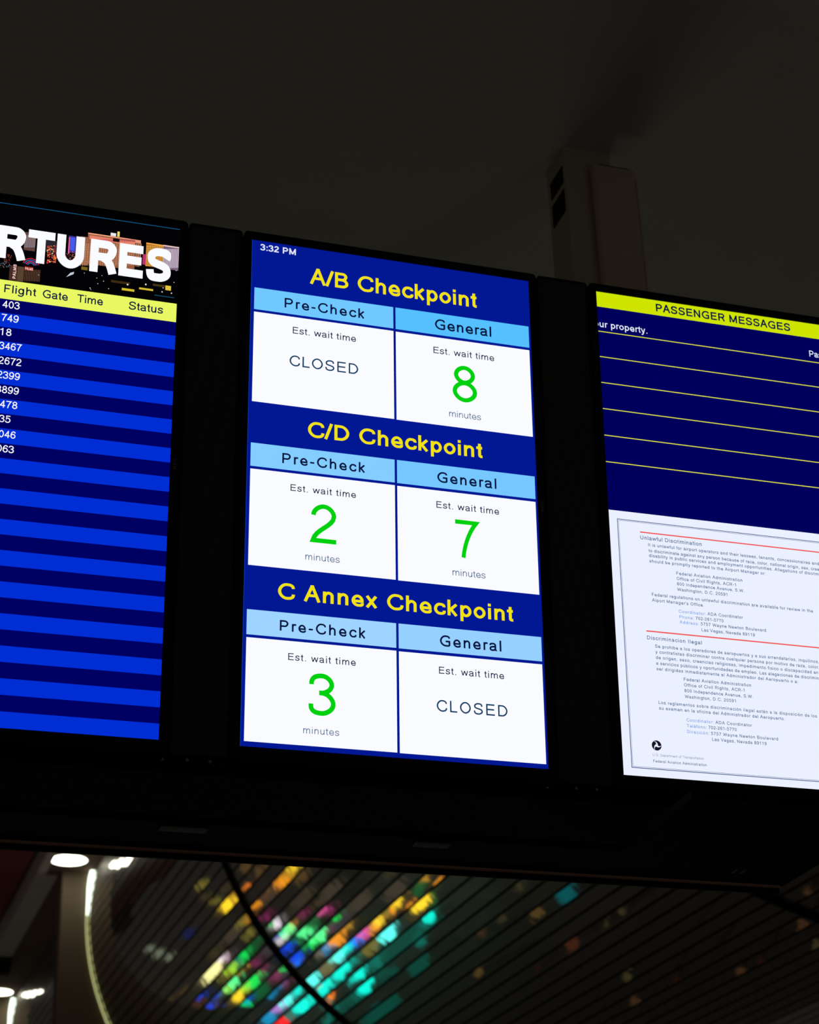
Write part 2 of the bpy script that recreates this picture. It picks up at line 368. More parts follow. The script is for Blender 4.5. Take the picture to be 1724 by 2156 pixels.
TEXTS = [
    ('C', '3:32 PM', -0.2695, -0.1986, 0.4881, 0.0139, 'pale', 1.60),
    ('C', 'A/B Checkpoint', -0.1699, 0.1738, 0.4296, 0.0341, 'yellow', 1.40),
    ('C', 'Pre-Check', -0.2195, -0.0597, 0.3690, 0.0212, 'ink', 1.30),
    ('C', 'General', 0.0849, 0.2026, 0.3683, 0.0229, 'ink', 1.30),
    ('C', 'Pre-Check', -0.2192, -0.0593, 0.0394, 0.0209, 'ink', 1.30),
    ('C', 'General', 0.0838, 0.2031, 0.0380, 0.0217, 'ink', 1.30),
    ('C', 'Pre-Check', -0.2187, -0.0593, -0.2903, 0.0204, 'ink', 1.30),
    ('C', 'General', 0.0829, 0.2026, -0.2912, 0.0214, 'ink', 1.30),
    ('C', 'Est. wait time', -0.2026, -0.0769, 0.3150, 0.0143, 'ink', 1.05),
    ('C', 'Est. wait time', 0.0809, 0.2067, 0.3144, 0.0142, 'ink', 1.05),
    ('C', 'Est. wait time', -0.2025, -0.0771, -0.0146, 0.0133, 'ink', 1.05),
    ('C', 'Est. wait time', 0.0811, 0.2066, -0.0153, 0.0136, 'ink', 1.05),
    ('C', 'Est. wait time', -0.2024, -0.0776, -0.3440, 0.0130, 'ink', 1.05),
    ('C', 'Est. wait time', 0.0801, 0.2060, -0.3445, 0.0134, 'ink', 1.05),
    ('C', 'CLOSED', -0.2081, -0.0723, 0.2448, 0.0225, 'slate', 1.05),
    ('C', 'CLOSED', 0.0745, 0.2106, -0.4163, 0.0216, 'slate', 1.05),
    ('C', 'minutes', 0.1105, 0.1757, 0.1805, 0.0137, 'slate2', 0.85),
    ('C', 'minutes', -0.1730, -0.1080, -0.1483, 0.0131, 'slate2', 0.85),
    ('C', 'minutes', 0.1104, 0.1755, -0.1491, 0.0134, 'slate2', 0.85),
    ('C', 'minutes', -0.1735, -0.1079, -0.4770, 0.0125, 'slate2', 0.85),
    ('C', 'C/D Checkpoint', -0.1706, 0.1767, 0.0998, 0.0321, 'yellow', 1.40),
    ('C', 'C Annex Checkpoint', -0.2231, 0.2283, -0.2296, 0.0308, 'yellow', 1.40),
    ('C', '8', 0.1186, 0.1692, 0.2161, 0.0778, 'green', 0.98),
    ('C', '2', -0.1655, -0.1147, -0.1128, 0.0768, 'green', 0.98),
    ('C', '7', 0.1176, 0.1676, -0.1117, 0.0769, 'green', 0.98),
    ('C', '3', -0.1643, -0.1146, -0.4416, 0.0764, 'green', 0.98),
    ('L', 'Flight', -0.0335, 0.0246, 0.3179, 0.0168, 'ink', 1.22),
    ('L', 'Gate', 0.0366, 0.0828, 0.3177, 0.0169, 'ink', 1.22),
    ('L', 'Time', 0.1001, 0.1478, 0.3182, 0.0168, 'ink', 1.22),
    ('L', 'Status', 0.1964, 0.2610, 0.3182, 0.0170, 'ink', 1.22),
    ('L', 'T', 0.0028, 0.0521, 0.3883, 0.0697, 'white', 2.05),
    ('L', 'U', 0.0562, 0.1076, 0.3878, 0.0701, 'white', 2.05),
    ('L', 'R', 0.1187, 0.1699, 0.3873, 0.0704, 'white', 2.05),
    ('L', 'E', 0.1733, 0.2193, 0.3869, 0.0706, 'white', 2.05),
    ('L', 'S', 0.2250, 0.2724, 0.3864, 0.0710, 'white', 2.05),
    ('L', 'R', -0.0516, 0.0002, 0.3888, 0.0695, 'white', 2.05),
    ('L', '403', -0.0343, -0.0033, 0.2859, 0.0147, 'white', 1.08),
    ('L', '749', -0.0342, -0.0033, 0.2581, 0.0147, 'white', 1.08),
    ('L', '18', -0.0347, -0.0142, 0.2290, 0.0145, 'white', 1.08),
    ('L', '3467', -0.0341, 0.0068, 0.2004, 0.0145, 'white', 1.08),
    ('L', '2672', -0.0335, 0.0073, 0.1705, 0.0144, 'white', 1.08),
    ('L', '2399', -0.0338, 0.0068, 0.1418, 0.0143, 'white', 1.08),
    ('L', '3899', -0.0335, 0.0070, 0.1126, 0.0142, 'white', 1.08),
    ('L', '1478', -0.0340, 0.0063, 0.0837, 0.0141, 'white', 1.08),
    ('L', '735', -0.0340, -0.0038, 0.0548, 0.0140, 'white', 1.08),
    ('L', '2046', -0.0330, 0.0071, 0.0250, 0.0139, 'white', 1.08),
    ('L', '1063', -0.0336, 0.0063, -0.0036, 0.0139, 'white', 1.08),
    ('R', 'PASSENGER MESSAGES', -0.1537, 0.1542, 0.4830, 0.0181, 'ink', 1.50),
    ('R', 'our property.', -0.2946, -0.1769, 0.4270, 0.0147, 'pale', 1.25),
    ('R', 'Passengers', 0.1936, 0.2891, 0.4290, 0.0145, 'pale', 1.25),
    ('R', 'Unlawful Discrimination', -0.2221, -0.0912, -0.0330, 0.0083, 'doc', 1.25),
    ('R', 'It is unlawful for airport operators and their lessees, tenants, concessionaires and', -0.2065, 0.1648, -0.0460, 0.0067, 'doc', 1.25),
    ('R', 'to discriminate against any person because of race, color, national origin, sex, creed or', -0.2062, 0.1824, -0.0582, 0.0067, 'doc', 1.25),
    ('R', 'disability in public services and employment opportunities. Allegations of discrimination', -0.2061, 0.1926, -0.0685, 0.0067, 'doc', 1.25),
    ('R', 'should be promptly reported to the Airport Manager or:', -0.2061, 0.0433, -0.0798, 0.0066, 'doc', 1.25),
    ('R', 'Federal Aviation Administration', -0.1504, -0.0089, -0.0996, 0.0066, 'doc', 1.25),
    ('R', 'Office of Civil Rights, ACR-1', -0.1506, -0.0239, -0.1106, 0.0066, 'doc', 1.25),
    ('R', '800 Independence Avenue, S.W.', -0.1506, -0.0068, -0.1216, 0.0065, 'doc', 1.25),
    ('R', 'Washington, D.C. 20591', -0.1509, -0.0442, -0.1332, 0.0066, 'doc', 1.25),
    ('R', 'Federal regulations on unlawful discrimination are available for review in the', -0.2055, 0.1408, -0.1492, 0.0066, 'doc', 1.25),
    ('R', "Aiport Manager's Office.", -0.2057, -0.0965, -0.1606, 0.0065, 'doc', 1.25),
    ('R', 'Coordinator:', -0.1508, -0.0941, -0.1782, 0.0065, 'docblue', 1.25),
    ('R', 'ADA Coordinator', -0.0902, -0.0145, -0.1775, 0.0065, 'doc', 1.25),
    ('R', 'Phone:', -0.1505, -0.1202, -0.1894, 0.0064, 'docblue', 1.25),
    ('R', '702-261-5770', -0.1160, -0.0570, -0.1890, 0.0064, 'doc', 1.25),
    ('R', 'Address:', -0.1505, -0.1105, -0.2002, 0.0064, 'docblue', 1.25),
    ('R', '5757 Wayne Newton Boulevard', -0.1065, 0.0333, -0.1997, 0.0065, 'doc', 1.25),
    ('R', 'Las Vegas, Nevada 89119', -0.1053, 0.0080, -0.2118, 0.0065, 'doc', 1.25),
    ('R', 'Discriminacion Ilegal', -0.2213, -0.1071, -0.2390, 0.0077, 'doc', 1.25),
    ('R', 'Se prohibe a los operadores de aeropuertos y a sus arrendatarios, inquilinos,', -0.2059, 0.1425, -0.2543, 0.0065, 'doc', 1.25),
    ('R', 'y contratistas discriminar contra cualquier persona por motivo de raza, color,', -0.2059, 0.1418, -0.2656, 0.0065, 'doc', 1.25),
    ('R', 'de origen, sexo, creencias religiosas, impedimento fisico o discapacidad en la', -0.2056, 0.1501, -0.2769, 0.0065, 'doc', 1.25),
    ('R', 'a servicios públicos y oportunidades de empleo. Las alegaciones de discriminación', -0.2059, 0.1622, -0.2884, 0.0065, 'doc', 1.25),
    ('R', 'ser dirigidas inmediatamente al Administrador del Aeropuerto o a:', -0.2059, 0.0926, -0.2995, 0.0064, 'doc', 1.25),
    ('R', 'Federal Aviation Administration', -0.1506, -0.0094, -0.3156, 0.0065, 'doc', 1.25),
    ('R', 'Office of Civil Rights, ACR-1', -0.1509, -0.0242, -0.3268, 0.0064, 'doc', 1.25),
    ('R', '800 Independence Avenue, S.W.', -0.1510, -0.0076, -0.3382, 0.0064, 'doc', 1.25),
    ('R', 'Washington, D.C. 20591', -0.1511, -0.0448, -0.3498, 0.0063, 'doc', 1.25),
    ('R', 'Los reglamentos sobre discriminación ilegal están a la disposición de los', -0.2062, 0.1265, -0.3661, 0.0063, 'doc', 1.25),
    ('R', 'su examen en la oficina del Administrador del Aeropuerto.', -0.2061, 0.0562, -0.3771, 0.0064, 'doc', 1.25),
    ('R', 'Coordinator:', -0.1510, -0.0949, -0.3958, 0.0063, 'docblue', 1.25),
    ('R', 'ADA Coordinator', -0.0911, -0.0149, -0.3957, 0.0063, 'doc', 1.25),
    ('R', 'Teléfono:', -0.1511, -0.1103, -0.4072, 0.0063, 'docblue', 1.25),
    ('R', '702-261-5770', -0.1065, -0.0479, -0.4070, 0.0063, 'doc', 1.25),
    ('R', 'Dirección:', -0.1512, -0.1056, -0.4186, 0.0062, 'docblue', 1.25),
    ('R', '5757 Wayne Newton Boulevard', -0.1023, 0.0379, -0.4185, 0.0063, 'doc', 1.25),
    ('R', 'Las Vegas, Nevada 89119', -0.1007, 0.0128, -0.4297, 0.0063, 'doc', 1.25),
    ('R', 'U.S. Department of Transportation', -0.2248, -0.1209, -0.4682, 0.0047, 'doc', 0.80),
    ('R', 'Federal Aviation Administration', -0.2248, -0.1161, -0.4804, 0.0052, 'doc', 1.20),
]

COLOURS = {'pur': (62, 52, 62), 'olg': (66, 56, 46), 'yel': (255, 215, 40), 'ora': (225, 140, 25), 'org': (250, 130, 40), 'grn': (0, 215, 80), 'grw': (90, 255, 150), 'wht': (235, 225, 240), 'pnk': (215, 80, 150), 'mag': (130, 30, 90), 'blu': (0, 60, 225), 'blb': (20, 120, 250), 'cya': (0, 235, 215), 'cyw': (90, 255, 245), 'teal': (0, 120, 105), 'tld': (0, 75, 62), 'dgr': (0, 95, 45), 'cre': (245, 240, 160), 'olv': (125, 115, 45), 'old': (75, 68, 40), 'tan': (120, 105, 80), 'red': (235, 15, 25), 'dred': (48, 18, 12), 'bwn': (80, 55, 35), 'gry': (120, 130, 110), 'dbl': (12, 28, 80), 'vio': (165, 95, 190), 'cbl': (0, 125, 175), 'ted': (0, 92, 98), 'gold': (160, 120, 30), 'gld': (110, 85, 45), 'rbn': (88, 46, 28), 'ylg': (150, 210, 40)}
GLINT_PANELS = [  # added panels, each set where the slats mirror it as a glint
    (-5.78, 29.87, 3.45, 0.195, 'yel'),
    (-5.41, 29.88, 3.48, 0.23, 'ora'),
    (-5.64, 29.88, 3.41, 0.195, 'gold'),
    (-4.65, 29.9, 7.2, 0.175, 'olv'),
    (-4.71, 29.9, 5.16, 0.21, 'yel'),
    (-4.93, 29.89, 5.12, 0.21, 'gold'),
    (-5.2, 29.89, 5.07, 0.079, 'org'),
    (-4.8, 29.89, 3.75, 0.123, 'ora'),
    (-4.39, 29.9, 3.84, 0.192, 'olv'),
    (-4.55, 29.9, 3.72, 0.114, 'ora'),
    (-4.12, 29.91, 3.18, 0.175, 'olv'),
    (-4.26, 29.9, 2.34, 0.175, 'wht'),
    (-4.23, 29.9, 2.43, 0.07, 'grn'),
    (-3.97, 29.91, 1.68, 0.193, 'grw'),
    (-4.1, 29.91, 1.6, 0.105, 'ora'),
    (-2.98, 27.42, 1.5, 0.277, 'grw'),
    (-2.98, 27.07, 1.5, 0.242, 'dgr'),
    (-2.94, 27.92, 1.5, 0.214, 'dgr'),
    (-1.93, 25.25, 1.5, 0.227, 'grw'),
    (-1.93, 25.68, 1.5, 0.184, 'grn'),
    (-3.79, 29.91, 1.73, 0.14, 'wht'),
    (-3.84, 29.91, 1.8, 0.096, 'blu'),
    (-2.98, 28.66, 1.5, 0.185, 'blu'),
    (-1.91, 26.5, 1.5, 0.204, 'blu'),
    (-1.78, 26.4, 1.5, 0.094, 'blb'),
    (-2.99, 26.47, 1.5, 0.143, 'pnk'),
    (-2.84, 25.91, 1.5, 0.124, 'mag'),
    (-4.26, 29.65, 1.5, 0.14, 'mag'),
    (-4.55, 29.9, 3, 0.158, 'mag'),
    (-1.89, 24.24, 1.5, 0.095, 'grn'),
    (-1.04, 23.29, 1.5, 0.24, 'ora'),
    (-1.05, 23.78, 1.5, 0.172, 'cbl'),
    (-1.05, 24.13, 1.5, 0.13, 'tan'),
    (-0.34, 22.51, 1.5, 0.191, 'cyw'),
    (-0.32, 23.08, 1.5, 0.222, 'tan'),
    (-0.33, 23.86, 1.5, 0.2, 'cyw'),
    (0.29, 22.64, 1.5, 0.177, 'cya'),
    (0.22, 23.03, 1.5, 0.069, 'red'),
    (0.33, 22.99, 1.5, 0.152, 'cya'),
    (0.82, 22.07, 1.5, 0.1, 'org'),
    (0.84, 22.28, 1.5, 0.134, 'teal'),
    (1.3, 21.66, 1.5, 0.118, 'teal'),
    (-3.49, 29.92, 3.47, 0.139, 'wht'),
    (-3.53, 29.92, 3.42, 0.139, 'mag'),
    (-3.29, 29.92, 3.52, 0.225, 'cre'),
    (-3.11, 29.93, 3.59, 0.225, 'cre'),
    (-2.95, 29.93, 3.65, 0.155, 'old'),
    (-3.5, 29.92, 2.75, 0.191, 'grn'),
    (-3.37, 29.92, 2.81, 0.191, 'teal'),
    (-3.23, 29.92, 2.86, 0.173, 'ylg'),
    (-3.07, 29.93, 2.93, 0.173, 'olv'),
    (-3.72, 29.91, 2.64, 0.227, 'dgr'),
    (-2.8, 29.93, 2.43, 0.225, 'grw'),
    (-2.65, 29.94, 2.48, 0.121, 'ylg'),
    (-3.06, 29.93, 2.3, 0.139, 'gold'),
    (-2.69, 29.93, 1.73, 0.26, 'grn'),
    (-2.53, 29.94, 1.86, 0.173, 'ylg'),
    (-2.35, 29.94, 1.93, 0.173, 'yel'),
    (-1.97, 28.85, 1.5, 0.302, 'dgr'),
    (-1.94, 29.81, 1.5, 0.146, 'grn'),
    (-1.99, 29.64, 1.5, 0.103, 'blu'),
    (-1.82, 29.95, 1.64, 0.224, 'blu'),
    (-1.75, 29.95, 1.7, 0.121, 'blb'),
    (-2.02, 29.95, 2.23, 0.129, 'blu'),
    (-2.27, 29.94, 2.7, 0.103, 'blu'),
    (-2.5, 29.94, 2.65, 0.095, 'blu'),
    (-2.66, 29.93, 3.15, 0.129, 'dbl'),
    (-2.56, 29.94, 3.22, 0.086, 'blu'),
    (-2.52, 29.94, 3.16, 0.095, 'rbn'),
    (-3.25, 29.92, 2.08, 0.148, 'mag'),
    (-2.92, 29.93, 1.58, 0.157, 'mag'),
    (-1.96, 27.85, 1.5, 0.196, 'mag'),
    (-1.1, 26.04, 1.5, 0.138, 'mag'),
    (-1.93, 27.34, 1.5, 0.088, 'grn'),
    (-3.95, 29.91, 2.51, 0.122, 'dgr'),
    (-0.35, 24.63, 1.5, 0.124, 'cya'),
    (-0.38, 25.27, 1.5, 0.179, 'cyw'),
    (0.26, 23.9, 1.5, 0.242, 'cya'),
    (0.23, 23.61, 1.5, 0.099, 'cya'),
    (0.34, 23.43, 1.5, 0.07, 'cya'),
    (-0.4, 25.79, 1.5, 0.167, 'vio'),
    (-0.38, 26.34, 1.5, 0.231, 'cbl'),
    (0.24, 24.51, 1.5, 0.189, 'teal'),
    (0.23, 24.94, 1.5, 0.22, 'red'),
    (-1.16, 26.5, 1.5, 0.117, 'cbl'),
    (-1.11, 26.85, 1.5, 0.11, 'cbl'),
    (1.35, 22.03, 1.5, 0.079, 'teal'),
    (-2.41, 29.94, 3.26, 0.189, 'rbn'),
    (-2.14, 29.94, 2.82, 0.172, 'rbn'),
    (-1.84, 29.95, 2.38, 0.155, 'rbn'),
    (-3.89, 29.91, 5.86, 0.173, 'dbl'),
    (-1.16, 29.03, 1.5, 0.117, 'red'),
    (-1.68, 29.95, 1.83, 0.121, 'blb'),
    (-3.69, 29.91, 4.04, 0.225, 'old'),
    (-4.59, 29.9, 6.51, 0.157, 'old'),
    (-4.68, 29.9, 5.85, 0.157, 'olv'),
    (-4.95, 29.89, 5.87, 0.158, 'old'),
    (-5.53, 29.88, 5.82, 0.194, 'gld'),
    (-5.61, 29.88, 4.99, 0.229, 'gld'),
    (-5.5, 29.88, 2.67, 0.23, 'gld'),
    (-4.16, 28.67, 1.5, 0.119, 'gld'),
    (-5.07, 29.89, 1.9, 0.106, 'old'),
    (-1.82, 24.6, 1.5, 0.104, 'mag'),
    (-0.32, 19.83, 1.5, 0.137, 'yel'),
    (-0.24, 20.03, 1.5, 0.106, 'ora'),
    (-0.3, 20.64, 1.5, 0.153, 'yel'),
    (-0.23, 20.8, 1.5, 0.09, 'ora'),
    (0.34, 18.4, 1.5, 0.152, 'yel'),
    (0.36, 18.62, 1.5, 0.13, 'yel'),
    (-0.1, 19.31, 1.5, 0.097, 'ora'),
    (-0.07, 18.18, 1.5, 0.07, 'ora'),
    (-0.09, 18.38, 1.5, 0.053, 'ora'),
    (-0.29, 18.75, 1.5, 0.107, 'gold'),
    (-0.21, 18.95, 1.5, 0.144, 'dgr'),
    (-0.33, 21.3, 1.5, 0.183, 'pnk'),
    (-0.31, 21.7, 1.5, 0.159, 'blb'),
    (0.34, 19.82, 1.5, 0.234, 'cyw'),
    (0.89, 17.98, 1.5, 0.126, 'cya'),
    (0.87, 17.76, 1.5, 0.091, 'teal'),
    (0.3, 20.56, 1.5, 0.228, 'olv'),
    (0.31, 20.65, 1.5, 0.127, 'cre'),
    (1.34, 18.09, 1.5, 0.137, 'teal'),
    (1.01, 18.48, 1.5, 0.076, 'teal'),
    (0.3, 21.59, 1.5, 0.131, 'cya'),
    (0.31, 21.2, 1.5, 0.143, 'teal'),
    (0.3, 22.01, 1.5, 0.16, 'cya'),
    (0.84, 20.69, 1.5, 0.139, 'cya'),
    (0.83, 20.93, 1.5, 0.115, 'cya'),
    (1.32, 20.35, 1.5, 0.175, 'cya'),
    (1.31, 20.13, 1.5, 0.099, 'cya'),
    (0.88, 20.01, 1.5, 0.173, 'teal'),
    (-1.06, 22.68, 1.5, 0.138, 'gold'),
    (-0.32, 20.39, 1.5, 0.139, 'olv'),
    (2.97, 16.32, 1.5, 0.063, 'gld'),
    (2.23, 16, 1.5, 0.068, 'bwn'),
    (-0.3, 22.05, 1.5, 0.107, 'cya'),
    (1.38, 20.48, 1.5, 0.188, 'tld'),
    (-0.28, 22.98, 1.5, 0.139, 'olv'),
    (1.29, 21.65, 1.5, 0.092, 'teal'),
    (-1.81, 21.72, 1.5, 0.135, 'old'),
    (2.67, 13.76, 1.5, 0.207, 'ted'),
    (2.64, 14.52, 1.5, 0.136, 'gld'),
    (1.86, 14.88, 1.5, 0.11, 'old'),
    (3.68, 14.13, 1.5, 0.124, 'rbn'),
    (3.71, 12.92, 1.5, 0.059, 'old'),
    (3.72, 13.32, 1.5, 0.055, 'old'),
    (4.98, 13.98, 1.5, 0.086, 'old'),
    (5.64, 14.6, 1.5, 0.099, 'bwn'),
    (2.23, 16.03, 1.5, 0.094, 'bwn'),
    (3.69, 15.05, 1.5, 0.06, 'dred'),
    (2.26, 15.42, 1.5, 0.061, 'old'),
    (2.98, 16.37, 1.5, 0.063, 'gld'),
    (5.4, 10.76, 1.5, 0.082, 'bwn'),
    (6.06, 11.58, 1.5, 0.103, 'bwn'),
    (6.4, 13.21, 1.5, 0.084, 'bwn'),
    (6.78, 12.17, 1.5, 0.081, 'old'),
    (5.67, 13.66, 1.5, 0.066, 'dred'),
    (6.4, 12.78, 1.5, 0.055, 'dred'),
    (-3.17, 29.93, 6.97, 0.112, 'gry'),
    (-3.26, 29.92, 6.4, 0.129, 'gry'),
    (-3.34, 29.92, 5.85, 0.112, 'gry'),
    (-2.88, 29.93, 4.21, 0.069, 'gld'),
    (-2.75, 29.93, 4.26, 0.069, 'gld'),
    (-2.58, 29.94, 4.36, 0.069, 'gld'),
    (-2.38, 29.94, 4.44, 0.069, 'gld'),
    (-2.38, 29.94, 5.87, 0.094, 'gry'),
    (-2.05, 29.95, 6.32, 0.094, 'gry'),
    (-2.03, 29.95, 6.76, 0.068, 'gry'),
    (-2.22, 29.94, 5.87, 0.077, 'gry'),
    (-2.08, 29.95, 5.86, 0.077, 'gry'),
    (0.71, 20.31, 0.99, 0.554, 'glow_tld'),
    (1.99, 20.94, 0.99, 0.562, 'glow_tld'),
    (0.72, 19.38, 0.98, 0.416, 'glow_tld'),
    (-3.96, 30.97, 1.78, 0.443, 'glow_pur'),
    (-5.23, 30.94, 1.76, 0.538, 'glow_olg'),
    (-5.51, 30.94, 3.55, 0.446, 'glow_olg'),
    (-4.76, 29.54, 1.08, 0.432, 'glow_olg'),
    (-2.31, 24.56, 1.04, 0.365, 'glow_olg'),
    (-4.52, 30.96, 3.88, 0.442, 'glow_olg'),
    (-2.26, 28.32, 1.06, 0.408, 'glow_pur'),
    (-3.09, 30.99, 1.26, 0.442, 'glow_pur'),
    (-2.66, 31.01, 2.56, 0.437, 'glow_pur'),
    (-2.29, 25.56, 1.05, 0.301, 'glow_pur'),
    (-1.44, 22.03, 1.02, 0.334, 'glow_olg'),
    (0.53, 21.42, 1, 0.385, 'glow_tld'),
    (0.57, 20.03, 0.99, 0.366, 'glow_tld'),
    (1.21, 20.74, 0.99, 0.311, 'glow_tld'),
    (1.12, 22.36, 1, 0.396, 'glow_tld'),
    (-0.02, 19.57, 0.99, 0.241, 'glow_dgr'),
    (1.1, 23.26, 1.01, 0.272, 'glow_tld'),
    (1.6, 19.44, 0.98, 0.296, 'glow_tld'),
]
GLINT_GAIN = 1.7


# ------------------------------------------------------------ materials
M = dict(
    ceiling=surface('matt_grey_ceiling', (222, 222, 208), .9, bump=.05, scale=6, tint=.04),
    floor=surface('pale_terrazzo_floor', (172, 166, 156), .95, tint=.3, scale=3),
    bezel=surface('black_plastic_bezel', (30, 32, 31), .5, spec=.12, bump=.02, scale=400),
    housing=surface('black_monitor_back', (5, 5, 5), .8, spec=.08),
    badge=surface('dim_grey_badge', (150, 152, 150), .5),
    tray=surface('black_painted_steel', (4, 5, 6), .8, spec=.06, bump=.03, scale=60),
    fascia=surface('charcoal_painted_steel', (40, 47, 56), .7, spec=.15, bump=.03, scale=40),
    rail=surface('pale_rail_highlight', (236, 176, 146), .5, metal=.0, tint=.25, scale=6),  # pale colour carries the highlight on the rail's edge
    bolt=surface('zinc_bolt', (150, 160, 160), .3, metal=.8),
    post=surface('beige_painted_post', (222, 204, 180), .7, bump=.03, scale=30, tint=.06),
    cover=surface('pale_plastic_cover', (238, 212, 182), .55, bump=.02, scale=30, tint=.05),
    hole=surface('black_slot_lining', (6, 6, 6), .9),
    backing=surface('black_soffit_backing', (8, 8, 8), .9),
    rib=surface('black_joint_rib', (5, 5, 5), .7, spec=.1),
    fin=surface('tan_plaster', (98, 82, 64), .85, bump=.05, scale=4, tint=.06),
    maroon=surface('maroon_plaster', (128, 44, 42), .9, tint=.1, scale=2),
    beam=surface('grey_plaster_beam', (205, 186, 182), .9, tint=.08, scale=2),
    soffit=surface('brown_plaster_soffit', (112, 82, 68), .9, tint=.08, scale=2),
    gap=surface('black_recess', (6, 6, 6), .9),
    ring=surface('white_lamp_ring', (210, 210, 200), .4),
    pole=surface('black_rack_pole', (14, 14, 14), .5),
)


def mesh_panel_material():
    """Perforated black sheet: a square grid of small holes."""
    m = surface('perforated_black_sheet', (70, 70, 64), .55, spec=.2)
    nt = m.node_tree
    b = nt.nodes['Principled BSDF']
    tc = nt.nodes.new('ShaderNodeTexCoord')
    vo = nt.nodes.new('ShaderNodeTexVoronoi')
    vo.voronoi_dimensions = '2D'
    vo.inputs['Scale'].default_value = 230
    vo.inputs['Randomness'].default_value = 0
    rp = nt.nodes.new('ShaderNodeValToRGB')
    rp.color_ramp.elements[0].position, rp.color_ramp.elements[0].color = .30, (*lin((24, 24, 22)), 1)
    rp.color_ramp.elements[1].position, rp.color_ramp.elements[1].color = .40, (*lin((78, 78, 70)), 1)
    nt.links.new(tc.outputs['Object'], vo.inputs['Vector'])
    nt.links.new(vo.outputs['Distance'], rp.inputs[0])
    nt.links.new(rp.outputs[0], b.inputs['Base Color'])
    bp = nt.nodes.new('ShaderNodeBump')
    bp.inputs['Strength'].default_value = .5
    bp.inputs['Distance'].default_value = .002
    nt.links.new(vo.outputs['Distance'], bp.inputs['Height'])
    nt.links.new(bp.outputs[0], b.inputs['Normal'])
    return m


M['mesh_panel'] = mesh_panel_material()


def slat_material():
    """Dark polished metal strip, slightly wavy along its length, so it mirrors the added lit panels."""
    m = bpy.data.materials.new('polished_metal_slat')
    m.use_nodes = True
    nt = m.node_tree
    b = nt.nodes['Principled BSDF']
    b.inputs['Metallic'].default_value = 1.0
    b.inputs['Roughness'].default_value = .035
    tc = nt.nodes.new('ShaderNodeTexCoord')
    oi = nt.nodes.new('ShaderNodeObjectInfo')
    ad = nt.nodes.new('ShaderNodeVectorMath')
    ml = nt.nodes.new('ShaderNodeVectorMath')
    ml.operation = 'SCALE'
    ml.inputs['Scale'].default_value = 37.0
    cx = nt.nodes.new('ShaderNodeCombineXYZ')
    nt.links.new(oi.outputs['Random'], cx.inputs[0])
    nt.links.new(oi.outputs['Random'], cx.inputs[2])
    nt.links.new(cx.outputs[0], ml.inputs[0])
    nt.links.new(tc.outputs['Object'], ad.inputs[0])
    nt.links.new(ml.outputs[0], ad.inputs[1])
    nz = nt.nodes.new('ShaderNodeTexNoise')
    nz.inputs['Scale'].default_value = 8.0
    nz.inputs['Detail'].default_value = 1.0
    nt.links.new(ad.outputs[0], nz.inputs['Vector'])
    bp = nt.nodes.new('ShaderNodeBump')
    bp.inputs['Strength'].default_value = .045
    bp.inputs['Distance'].default_value = .01
    nt.links.new(nz.outputs[0], bp.inputs['Height'])
    nt.links.new(bp.outputs[0], b.inputs['Normal'])
    b.inputs['Base Color'].default_value = (.62, .60, .57, 1)
    g2 = nt.nodes.new('ShaderNodeBsdfGlossy')             # brushed haze over the polish
    g2.inputs['Color'].default_value = (.60, .58, .55, 1)
    g2.inputs['Roughness'].default_value = .42
    mx = nt.nodes.new('ShaderNodeMixShader')
    mx.inputs[0].default_value = .3
    nt.links.new(b.outputs[0], mx.inputs[1])
    nt.links.new(g2.outputs[0], mx.inputs[2])
    nt.links.new(mx.outputs[0], nt.nodes['Material Output'].inputs[0])
    return m


M['slat'] = slat_material()

G = dict(
    navy=glow('screen_navy', (2, 24, 147)), white=glow('screen_white', (250, 251, 255)), pale=glow('screen_pale_text', (222, 228, 250)),
    yellow=glow('screen_yellow_text', (242, 226, 18)), green=glow('screen_green_digit', (0, 208, 14)),
    ink=glow('screen_dark_text', (4, 18, 62)), slate=glow('screen_slate_text', (14, 58, 98)), slate2=glow('screen_thin_text', (62, 92, 140)),
    head1=glow('header_blue_upper', (112, 200, 255)), head1b=glow('header_blue_upper_right', (86, 192, 255)),
    head2=glow('header_blue_middle', (132, 205, 255)), head2b=glow('header_blue_middle_right', (118, 199, 255)),
    head3=glow('header_blue_lower', (158, 212, 255)), head3b=glow('header_blue_lower_right', (150, 208, 255)),
    dark_row=glow('row_dark_blue', (0, 0, 98)), light_row=glow('row_bright_blue', (0, 46, 212)),
    black=glow('screen_black', (3, 3, 6)), band_lime=glow('band_lime', (233, 248, 98)), band_yellow=glow('band_yellow', (206, 228, 0)),
    deep=glow('screen_deep_blue', (0, 0, 92)), rule=glow('rule_yellow', (226, 228, 66)), paper=glow('paper_white', (234, 240, 255)),
    doc=glow('document_text', (78, 104, 138)), docblue=glow('document_blue_text', (128, 162, 226)), red=glow('document_red_rule', (244, 82, 78)),
    border=glow('document_border', (52, 78, 132)), seal=glow('seal_black', (22, 20, 36)), teal_line=glow('thin_blue_line', (18, 92, 138)),
)

# ------------------------------------------------------------ the setting
BANK = Vector((0, 0, 3.26480929))          # centre of the display wall's face
TILT = math.radians(94.0)                  # display wall leans 4 degrees down to the viewer

struct(MB().box(-9, 12, -8, 60, -.1, 0).build('floor', M['floor']))
struct(MB().box(-6.0, 9.0, -5.2, 1.75, 4.583, 4.75).build('ceiling', M['ceiling']))

# ------------------------------------------------------------ vault behind: a long convex soffit of metal slats
# local axes: x across, y along the slats away from the viewer, z up; origin at the viewer's foot of the axis
VROT = 0.019283683
VX = Vector((math.cos(VROT), math.sin(VROT), 0))
VY = Vector((-math.sin(VROT), math.cos(VROT), 0))


